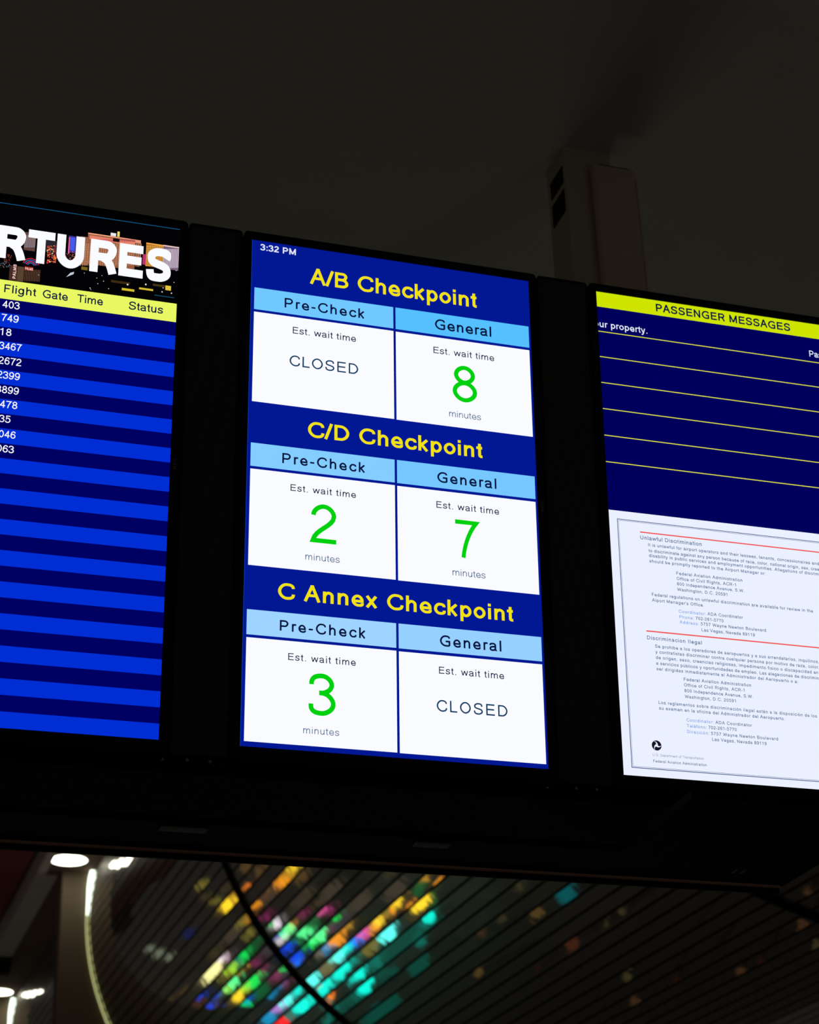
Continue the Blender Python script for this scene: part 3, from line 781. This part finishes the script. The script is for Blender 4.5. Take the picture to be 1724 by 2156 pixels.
TRIM = glow('cove_light_strip', (204, 210, 140), .9)
WEDGE_GLOW = glow('painted_glow_wedge', (236, 255, 232), 3.0)  # emission in place of the downlight's glow on the slats


def vault_frame(name, kind_struct=True):
    o = bpy.data.objects.new(name, None)
    SC.collection.objects.link(o)
    o.location = (CAM.x, CAM.y, CAM.z)
    o.rotation_euler = (0, 0, VROT)
    return o


CX, CZ, RA, RB, PITCH = 6.54, 5.56, 3.30, 2.94, .102
phi, PROFILE = math.radians(-40), []
while phi < math.radians(150):
    PROFILE.append((CX - RA * math.cos(phi), CZ - RB * math.sin(phi)))
    phi += PITCH / math.hypot(RA * math.sin(phi), RB * math.cos(phi))

vault = vault_frame('ceiling_slatted')
vault['label'] = 'long bulging soffit of dark polished metal slats behind the display wall, mirroring coloured lights'
vault['category'] = 'slatted ceiling'
vault['kind'] = 'structure'


def shrink(p, d):
    n = Vector(((p[0] - CX) / RA ** 2, (p[1] - CZ) / RB ** 2)).normalized()
    return (p[0] - n.x * d, p[1] - n.y * d)


ring = [shrink(p, .045) for p in PROFILE]
mb = MB()
n = len(ring)
for y in (5.0, 26.0): mb.v += [(x, y, z) for x, z in ring]
mb.f += [(i, i + 1, n + i + 1, n + i) for i in range(n - 1)]
mb.build('backing', M['backing'], vault)

BAYS = [(20.05, 25.95, 12, 40), (14.63, 19.95, 12, 76), (9.23, 14.57, 16, 78), (5.0, 9.17, 26, 78)]
W = PITCH * .83
for y0, y1, i0, i1 in BAYS:
    L = y1 - y0
    me = MB().box(-W / 2, W / 2, -L / 2, L / 2, -.012, 0).mesh('slat')
    for i in range(i0, i1):
        (xa, za), (xb, zb) = PROFILE[i], PROFILE[i + 1]
        o = link('slat', me, M['slat'], vault)
        ang = math.atan2(zb - za, xb - xa)          # facet direction in the x-z plane
        # local +z must point out of the bulge
        mid = Vector(((xa + xb) / 2, 0, (za + zb) / 2))
        nx, nz = -math.sin(ang), math.cos(ang)
        if nx * (mid.x - CX) + nz * (mid.z - CZ) < 0: ang += math.pi
        o.location = (mid.x, (y0 + y1) / 2, mid.z)
        o.rotation_euler = (0, -ang, 0)


def grow(p, d): return shrink(p, -d)


for y, i0, i1 in ((14.6, 10, 80), (9.2, 14, 80)):
    MB().tube([(grow(PROFILE[i], .012)[0], y, grow(PROFILE[i], .012)[1]) for i in range(i0, i1)], .021).build('rib', M['rib'], vault)

# end walls with their pale edge trims, soffit, beam and maroon ceiling, left of the vault
for k, (y, iy) in enumerate(((20.0, 0), (26.0, 1))):
    f = vault_frame('wall_end' if k == 0 else 'wall_far')
    struct(f)
    edge = [grow(PROFILE[i], .02) for i in range(8, 60)]
    pts = [(2.96, edge[0][1])] + edge + [(2.96, edge[-1][1])]
    m = MB()
    nn = len(pts)
    m.v = [(x, y, z) for x, z in pts] + [(x, y + .25, z) for x, z in pts]
    m.f = [(i, i + 1, 0) for i in range(1, nn - 1)]
    # fan from the left edge: build strips instead of one concave face
    m.f = []
    left = [(2.96, z) for x, z in edge]
    m.v = [(x, yy, z) for yy in (y, y + .25) for x, z in left + edge]
    q = len(edge)
    for i in range(q - 1):
        m.f += [(i, i + 1, q + i + 1, q + i), (2 * q + i, 3 * q + i, 3 * q + i + 1, 2 * q + i + 1), (i, 2 * q + i, 2 * q + i + 1, i + 1)]
    m.build('plaster_panel', M['fin'], f)
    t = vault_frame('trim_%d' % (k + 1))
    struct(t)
    MB().tube([(grow(PROFILE[i], .012)[0], y - .05, grow(PROFILE[i], .012)[1]) for i in range(14, 22)], [.004, .012, .022, .026, .022, .014, .009, .006]).build('glow_strip', WEDGE_GLOW, t)  # flared glowing tube, added to imitate the downlight's wedge of glow
    MB().tube([(grow(PROFILE[i], .014)[0], y - .02, grow(PROFILE[i], .014)[1]) for i in range(20, 60)], .008).build('glow_strip', TRIM, t)

fr = struct(vault_frame('ceiling_side'))
MB().box(-6, 2.57, 14, 22.6, 6.0, 6.1).build('maroon_panel', M['maroon'], fr)
MB().box(2.57, 2.70, 14, 24, 6.25, 6.3).build('dark_recess', M['gap'], fr)
MB().box(2.70, 2.79, 14, 20.2, 5.98, 6.3).build('grey_beam', M['beam'], fr)
MB().box(2.70, 2.93, 20.2, 23.7, 5.98, 6.3).build('grey_beam', M['beam'], fr)
MB().box(2.79, 3.6, 14, 26, 6.0, 6.1).build('brown_soffit', M['soffit'], fr)
MB().box(1.6, 2.93, 23.7, 23.9, 5.8, 6.3).build('dark_end_panel', M['gap'], fr)


def downlight(x, y, z, label, k):
    t = empty('downlight', label, 'light', CAM + VX * x + VY * y + Vector((0, 0, z)), (0, 0, VROT), 'round recessed downlights under the vault soffit')
    MB().disc(0, 0, .19, -.004, .0).build('lens', glow('downlight_lens', (255, 255, 235), k), t)
    m = MB()
    n = 32
    for r, zz in ((.19, -.006), (.205, -.006), (.205, 0), (.19, 0)):
        m.v += [(r * math.cos(2 * math.pi * i / n), r * math.sin(2 * math.pi * i / n), zz) for i in range(n)]
    m.f = [(a * n + i, a * n + (i + 1) % n, ((a + 1) % 4) * n + (i + 1) % n, ((a + 1) % 4) * n + i) for a in range(4) for i in range(n)]
    m.build('ring', M['ring'], t)
    return t


downlight(2.955, 19.6, 5.995, 'round white downlight glowing under the brown soffit, directly below the tray corner at left', 7)
downlight(3.02, 25.6, 5.995, 'smaller round white downlight farther back, cut by the left edge of the photo', 7)

# ------------------------------------------------------------ support under the displays
tray = empty('support_tray', 'long black steel tray running under the three display monitors', 'support', (0, 0, 2.6))
XL, XR = -2.2, .789
MB().box(XL, XR, .0, .15, 0, .012).build('underside_plate', M['tray'], tray)
MB().box(XL, 1.15, -.005, .004, .012, .085).build('front_fascia', M['fascia'], tray)
MB().box(XL, 1.15, .004, .115, .085, .1).build('top_plate', M['tray'], tray)
MB().box(XL, 1.15, .115, .12, .085, .150).build('back_plate', M['tray'], tray)
MB().box(XL, XR, .15, .157, -.014, .03).build('rear_lip', M['tray'], tray)
MB().box(XL, XR, .1425, .1495, -.0045, -.0005).build('rear_rail_highlight', M['rail'], tray)  # thin pale strip painting the rear rail's lit edge
MB().box(XR, XR + .004, -.30, .15, -.002, .02).build('end_flange', M['tray'], tray)
MB().box(.4, XR, -.30, .0, .0, .012).build('end_plate', M['tray'], tray)
for x0, x1 in ((-.425, -.345), (.02, .085)):
    g = MB()
    for k in range(7): g.box(x0, x1, .008 + k * .004, .0105 + k * .004, -.004, -.0006)
    g.build('vent_grille', M['mesh_panel'], tray)
for x in (.6535, .6705):
    MB().box(x - .0025, x + .0025, .055, .075, -.004, 0).build('bolt', M['bolt'], tray)
for x in (-.62, -.2, .2, .62):
    MB().box(x - .02, x + .02, .03, .085, .1, .131).build('bracket', M['tray'], tray)

# ------------------------------------------------------------ post and cable cover
post = empty('support_post', 'square beige post hanging from the ceiling behind the right filler panel', 'post', (.693, .55, 3.3))
MB().box(-.0615, .0615, -.05, .065, -.45, 1.283).build('shaft', M['post'], post)
for z0, z1, dy in ((1.10, 1.165, .0), (1.185, 1.235, .0)):
    MB().box(-.0632, -.0610, -.035, .045, z0, z1).build('slot', M['hole'], post)
MB().box(-.0635, .0635, -.052, .067, 1.272, 1.283).build('ceiling_flange', M['post'], post)

cover = empty('cable_cover', 'slim pale cover with rounded edges fixed to the side of the beige post', 'cover', (.755, .487, 3.86))
m = MB()
ringc = []
for cx_, cy_, a0 in ((.048, 0, 0), (-.048, 0, 90), (-.048, -.001, 180), (.048, -.001, 270)):
    ringc += [(cx_ + .012 * math.cos(math.radians(a0 + t)), cy_ + .012 * math.sin(math.radians(a0 + t))) for t in (0, 30, 60, 90)]
m.prism(ringc, -.335, .665)
m.build('body', M['cover'], cover)
MB().box(.0545, .0585, -.0135, .008, -.335, .640).build('edge_strip', M['cover'], cover)
MB().box(-.04, .04, -.01, .008, .665, .670).build('top_cap', M['hole'], cover)

# ------------------------------------------------------------ display monitors
def monitor(name, label, cx):
    t = empty(name, label, 'monitor', BANK + Vector((cx, 0, 0)), (TILT, 0, 0))
    MB().box(-.285, .285, -.51, .5, -.11, -.012).build('housing', M['housing'], t)
    MB().frame(-.3025, .3025, -.533, .5265, -.2865, .2865, -.5092, .5092, -.06, .0025, .009).build('bezel', M['bezel'], t)
    # a thin raised rim just inside the bezel's outer edge
    MB().frame(-.3010, .3010, -.5315, .525, -.2985, .2985, -.5290, .5225, .0025, .0035, .006).build('bezel_rim', M['bezel'], t)
    return t


def screen(t, mat):
    return MB().box(-.2868, .2868, -.5095, .5095, -.011, 0).build('screen', mat, t)


def patch(name, x0, x1, y0, y1, mat, parent, z=.0003):
    return MB().rect(x0, x1, y0, y1, z).build(name, mat, parent)


mon_left = monitor('display_monitor', 'tall black monitor listing departures over blue striped rows, cut off at left', -.7149)
mon_mid = monitor('display_monitor', 'tall black monitor showing checkpoint wait times with green numerals', 0)
mon_right = monitor('display_monitor', 'tall black monitor with passenger messages above a white notice, cut off at right', .7202)
SCR = {}

# checkpoint wait times
s = SCR['C'] = screen(mon_mid, G['navy'])
for k, (yt, hl, hr) in enumerate(((.4040, 'head1', 'head1b'), (.0743, 'head2', 'head2b'), (-.2550, 'head3', 'head3b'))):
    patch('header_cell', -.2793, -.0007, yt - .0475, yt, G[hl], s)
    patch('header_cell', .0040, .2827, yt - .0479, yt, G[hr], s)
    patch('wait_cell', -.2792, -.0006, yt - .2441, yt - .0530, G['white'], s)
    patch('wait_cell', .0041, .2825, yt - .2447, yt - .0537, G['white'], s)
patch('edge_line', -.2866, -.2852, -.5092, .5092, glow('screen_edge_blue', (10, 62, 185)), s)

# departures
s = SCR['L'] = screen(mon_left, G['dark_row'])
for k in range(14):
    y1 = .3045 - .02905 * (2 * k + 1)
    patch('bright_row', -.2866, .2866, y1 - .02905, y1, G['light_row'], s)
patch('heading_band', -.2866, .2866, .3045, .3440, G['band_lime'], s)
patch('picture_ground', -.2866, .2866, .3440, .5092, G['black'], s)
patch('thin_line', -.2866, .2866, .5062, .5075, G['teal_line'], s, .0006)

# passenger messages and notice
s = SCR['R'] = screen(mon_right, G['deep'])
patch('heading_band', -.2866, .2866, .4743, .5092, G['band_yellow'], s)
for y in (.4171, .3590, .3005, .2421, .1834, .1257):
    patch('rule', -.2866, .2866, y - .0009, y + .0009, G['rule'], s)
paper = patch('notice_sheet', -.2866, .2866, -.5092, .0226, G['paper'], s)
MB().frame(-.2690, .2690, -.4940, .0055, -.2676, .2676, -.4926, .0041, .0005, .0006).build('notice_border', G['border'], s)
MB().frame(-.2662, .2662, -.4912, .0027, -.2657, .2657, -.4906, .0021, .0005, .0006).build('notice_border', G['border'], s)
for y in (-.0176, -.2220):
    patch('red_rule', -.2218, .2218, y - .0013, y + .0013, G['red'], s, .0006)

# department seal: a dark disc with a three-armed white pinwheel
cxs, cys, rs = -.2157, -.4475, .0098
MB().disc(cxs, cys, rs, .0005, .0006, 28).build('seal_disc', G['seal'], s)
m = MB()
for k in range(3):
    a0 = math.radians(90 + 120 * k)
    arm = []
    for i in range(9):
        u = i / 8
        r_, a_ = rs * .93 * u, a0 - 1.15 * (1 - u) ** 1 + .55
        arm.append((r_ * math.cos(a_), r_ * math.sin(a_), rs * (.34 * (1 - u) + .05)))
    n0 = len(m.v)
    for x, y, w_ in arm:
        d = math.atan2(y, x) + math.pi / 2
        m.v += [(cxs + x + w_ * math.cos(d) * .6, cys + y + w_ * math.sin(d) * .6, .0009), (cxs + x - w_ * math.cos(d) * .6, cys + y - w_ * math.sin(d) * .6, .0009)]
    m.f += [(n0 + 2 * i, n0 + 2 * i + 1, n0 + 2 * i + 3, n0 + 2 * i + 2) for i in range(8)]
m.build('seal_pinwheel', G['paper'], s)

# all lettering, one part per line
for who, string, x0, x1, y, cap, col, wt in TEXTS:
    link('lettering', text_mesh(string, x0, x1, y, cap, wt, .0015 if wt > 2 else .0009), G[col], SCR[who])
link('lettering', text_mesh('A', -.1145, -.0560, .3892, .0672, 2.2, .0015), G['white'], SCR['L'])
link('lettering', text_mesh('DEP', -.2800, -.1190, .3892, .0672, 2.2, .0015), G['white'], SCR['L'])
link('lettering', text_mesh('Airline   To', -.2500, -.0650, .3180, .0168, 1.2, .0009), G['ink'], SCR['L'])

# maker's badge on the right-hand bezels, reading up the side
for t in (mon_left, mon_mid):
    me = text_mesh('NEC', -.011, .011, -.003, .006, 1.4, .0032)
    o = link('badge_lettering', me, M['badge'], t, (.2945, .012, 0), (0, 0, math.pi / 2))

# ------------------------------------------------------------ night skyline picture in the departures heading
PX = lambda x: .0020 + (x - 272) * 1.966e-4
PY = lambda x, y: .388 + (503 + (x - 240) * .15 - y) * 2.252e-4
quads = []


def pq(x0, x1, y0, y1, c, slant=True):
    """Upright block: photo-picture units, tops follow the screen's own horizontal."""
    xm = (x0 + x1) / 2
    quads.append((PX(x0), PX(x1), PY(xm, y1), PY(xm, y0), c))


rng = random.Random(4)
# long facades: left grey, tan wing, peach hotel, gold hotel, pale hotel
pq(240, 345, 228, 400, (96, 66, 62))
for x in range(246, 345, 13): pq(x, x + 5, 250, 370, (170, 160, 170))
pq(440, 552, 300, 420, (40, 38, 48))
pq(655, 730, 262, 420, (58, 52, 150))
pq(672, 716, 275, 400, (70, 90, 235))
pq(655, 668, 270, 430, (225, 90, 150))
pq(768, 850, 268, 540, (150, 96, 70))
pq(835, 1295, 268, 560, (150, 92, 66))
pq(835, 1295, 262, 272, (255, 170, 130))
pq(850, 1290, 285, 322, (230, 130, 105))
pq(1290, 1345, 300, 330, (235, 150, 130))
pq(1300, 1345, 330, 560, (120, 80, 60))
for x in range(775, 1345, 21):
    pq(x, x + 9, 335, 545, (214, 150, 110))
    for y in range(345, 540, 17): pq(x + 2, x + 7, y, y + 7, (60, 34, 28))
for x in range(910, 1290, 16): pq(x, x + 7, 292, 316, (180, 60, 90))
pq(1075, 1138, 285, 318, (20, 14, 14))
pq(1050, 1102, 232, 262, (235, 235, 240))
pq(1114, 1136, 218, 268, (240, 225, 120))
pq(1398, 1570, 343, 565, (186, 116, 40))
pq(1398, 1570, 338, 348, (255, 180, 80))
for x in range(1404, 1565, 17):
    pq(x, x + 8, 356, 555, (240, 180, 80))
    for y in range(368, 545, 18): pq(x + 2, x + 6, y, y + 8, (90, 40, 20))
pq(1565, 1720, 365, 590, (120, 96, 120))
pq(1565, 1720, 360, 372, (240, 200, 190))
for x in range(1570, 1715, 14): pq(x, x + 7, 388, 575, (222, 204, 222))
pq(1470, 1520, 520, 560, (200, 60, 120))
pq(1370, 1400, 440, 540, (190, 50, 110))
# street lights between the facades
for _ in range(150):
    x, y = rng.uniform(455, 550), rng.uniform(350, 520)
    d = rng.uniform(3, 11)
    pq(x, x + d, y, y + d, rng.choice([(255, 90, 50), (255, 170, 90), (220, 40, 40), (255, 220, 180), (150, 60, 40)]))
for _ in range(110):
    x, y = rng.uniform(640, 740), rng.uniform(405, 520)
    d = rng.uniform(2, 5)
    pq(x, x + d, y, y + d, rng.choice([(255, 120, 70), (200, 60, 60), (255, 210, 180), (150, 60, 120)]))
for _ in range(60):
    x, y = rng.uniform(0, 120), rng.uniform(500, 560)
    d = rng.uniform(2, 6)
    pq(x, x + d, y, y + d, rng.choice([(60, 190, 150), (90, 140, 220), (200, 240, 240), (180, 60, 60)]))
for _ in range(50):
    x, y = rng.uniform(60, 130), rng.uniform(430, 500)
    d = rng.uniform(2, 6)
    pq(x, x + d, y, y + d, rng.choice([(180, 50, 50), (200, 110, 70), (110, 50, 40)]))
# tower with upright sign and the block beside it
pq(125, 200, 545, 700, (70, 44, 36))
pq(200, 258, 555, 700, (88, 66, 48))
pq(258, 410, 575, 690, (42, 26, 22))
for x in range(268, 405, 15):
    for y in range(590, 690, 12): pq(x, x + 6, y, y + 7, (120, 84, 62))
pq(262, 342, 556, 592, (150, 30, 24))
# grounds, car park lamps and water line
pq(1080, 1260, 700, 722, (60, 44, 16))
pq(1185, 1305, 772, 794, (214, 190, 40))
pq(1350, 1485, 770, 788, (214, 190, 50))
pq(1602, 1656, 748, 792, (226, 196, 60))
pq(1480, 1600, 735, 755, (70, 54, 24))
pq(1500, 1690, 846, 854, (20, 74, 96))
pq(790, 850, 560, 590, (120, 100, 30))
for x, y, d in ((1238, 733, 14), (1412, 733, 14), (1572, 806, 11), (1663, 820, 11), (1580, 768, 8), (955, 722, 7), (1008, 698, 7), (943, 668, 6), (990, 645, 6),
                (1060, 770, 7), (885, 762, 8), (892, 776, 6), (1684, 716, 7), (1700, 600, 7), (1530, 700, 6), (822, 620, 6), (395, 634, 6)):
    quads.append((PX(x - d / 2), PX(x + d / 2), .388 + (503 + (x - 240) * .15 - y - d / 2) * 2.252e-4, .388 + (503 + (x - 240) * .15 - y + d / 2) * 2.252e-4, (225, 235, 220)))
me = bpy.data.meshes.new('skyline_picture')
vs, fs, cols = [], [], []
for k, (x0, x1, y0, y1, c) in enumerate(quads):
    if y0 < .3445: y0 = .3445
    if y1 <= y0: continue
    x1 = min(x1, .2866)
    z = .0004 + .0009 * k / len(quads)
    n0 = len(vs)
    vs += [(x0, y0, z), (x1, y0, z), (x1, y1, z), (x0, y1, z)]
    fs.append((n0, n0 + 1, n0 + 2, n0 + 3))
    cols += [(*lin(c), 1)] * 4
me.from_pydata(vs, [], fs)
ca = me.color_attributes.new('picture', 'FLOAT_COLOR', 'POINT')
for i, c in enumerate(cols): ca.data[i].color = c
pm = bpy.data.materials.new('picture_glow')
pm.use_nodes = True
nd = pm.node_tree.nodes
nd.clear()
at_, em, ou = nd.new('ShaderNodeAttribute'), nd.new('ShaderNodeEmission'), nd.new('ShaderNodeOutputMaterial')
at_.attribute_name = 'picture'
pm.node_tree.links.new(at_.outputs['Color'], em.inputs[0])
pm.node_tree.links.new(em.outputs[0], ou.inputs[0])
link('skyline_picture', me, pm, SCR['L'])
sign_glow = glow('sign_pink_white', (255, 214, 205))
x_, y_ = PX(172), PY(172, 600)
link('lettering', text_mesh('PALMS', -.0150, .0150, -.0028, .0056, 1.6, .0014), sign_glow, SCR['L'], (x_, y_, 0), (0, 0, math.pi / 2))
link('lettering', text_mesh('PALMS', PX(268), PX(340), PY(304, 588), .0052, 1.6, .0014), sign_glow, SCR['L'])
for r0, c in ((16.5, (214, 40, 60)), (13.2, (60, 110, 200)), (10, (220, 60, 90)), (7, (60, 120, 210))):
    m = MB()
    for i in range(13):
        a_ = math.radians(15 + 150 * i / 12)
        for rr in (r0, r0 - 1.6):
            m.v.append((PX(318) + rr * .001 * math.cos(a_) * .95, PY(318, 548) + rr * .001 * math.sin(a_), .00135))
    m.f = [(2 * i, 2 * i + 1, 2 * i + 3, 2 * i + 2) for i in range(12)]
    m.build('neon_arc', glow('neon_arc', c), SCR['L'])
m = MB()
m.v = [(PX(655), PY(655, 655), .001), (PX(722), PY(722, 628), .001), (PX(725), PY(725, 606), .001), (PX(690), PY(690, 616), .001)]
m.f = [(0, 1, 2, 3)]
m.build('light_streak', glow('light_streak', (190, 205, 215)), SCR['L'])

# ------------------------------------------------------------ filler panels between the monitors
for k, (x0, x1, label) in enumerate(((-.4100, -.3045, 'black perforated filler panel between the departures and checkpoint monitors'),
                                     (.3050, .4155, 'black perforated filler panel between the checkpoint and passenger message monitors'))):
    t = empty('filler_panel', label, 'panel', BANK + Vector(((x0 + x1) / 2, 0, 0)), (TILT, 0, 0), 'perforated panels between the monitors')
    hw = (x1 - x0) / 2
    MB().frame(-hw, hw, -.533, .5265, -hw + .004, hw - .004, -.529, .5225, -.05, -.0005, .008).build('frame', M['bezel'], t)
    MB().box(-hw + .004, hw - .004, -.529, .5225, -.012, -.002).build('perforated_sheet', M['mesh_panel'], t)
    MB().box(-hw - .008, hw + .008, -.505, .5, -.09, -.065).build('back_cover', M['housing'], t)
    for dx in (-.02, .02):
        MB().disc(dx, -.540, .003, -.006, -.001, 12).build('screw', M['bolt'], t)

# ------------------------------------------------------------ unseen rack of small lit colour panels, added to put glints in the slats;
# the polished slats mirror it
rack = empty('glint_rack', 'unseen rack of small coloured lit panels, added to be mirrored as glints in the slats', 'added light rack', (2, 20, 0))
rack_inv = Vector((-2, -20, 0))
glows = {}
poles = MB()
for k, (x, y, z, size, col) in enumerate(GLINT_PANELS):
    c = COLOURS[col.replace('glow_', '')]
    if col not in glows:
        glows[col] = glow('panel_' + str(len(glows)), c, 1 / .6 * (GLINT_GAIN if max(c) > 150 else .6 if col in ('bwn', 'rbn', 'dred', 'old', 'gld') else 1.0))
    s2 = size / 2
    p = Vector((x, y, z)) + rack_inv
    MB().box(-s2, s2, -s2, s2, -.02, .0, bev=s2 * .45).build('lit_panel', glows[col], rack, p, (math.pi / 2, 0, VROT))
    poles.box(p.x - .008, p.x + .008, p.y + .021, p.y + .037, 0, z)
po = poles.build('pole', M['pole'], rack)
po['kind'] = 'stuff'
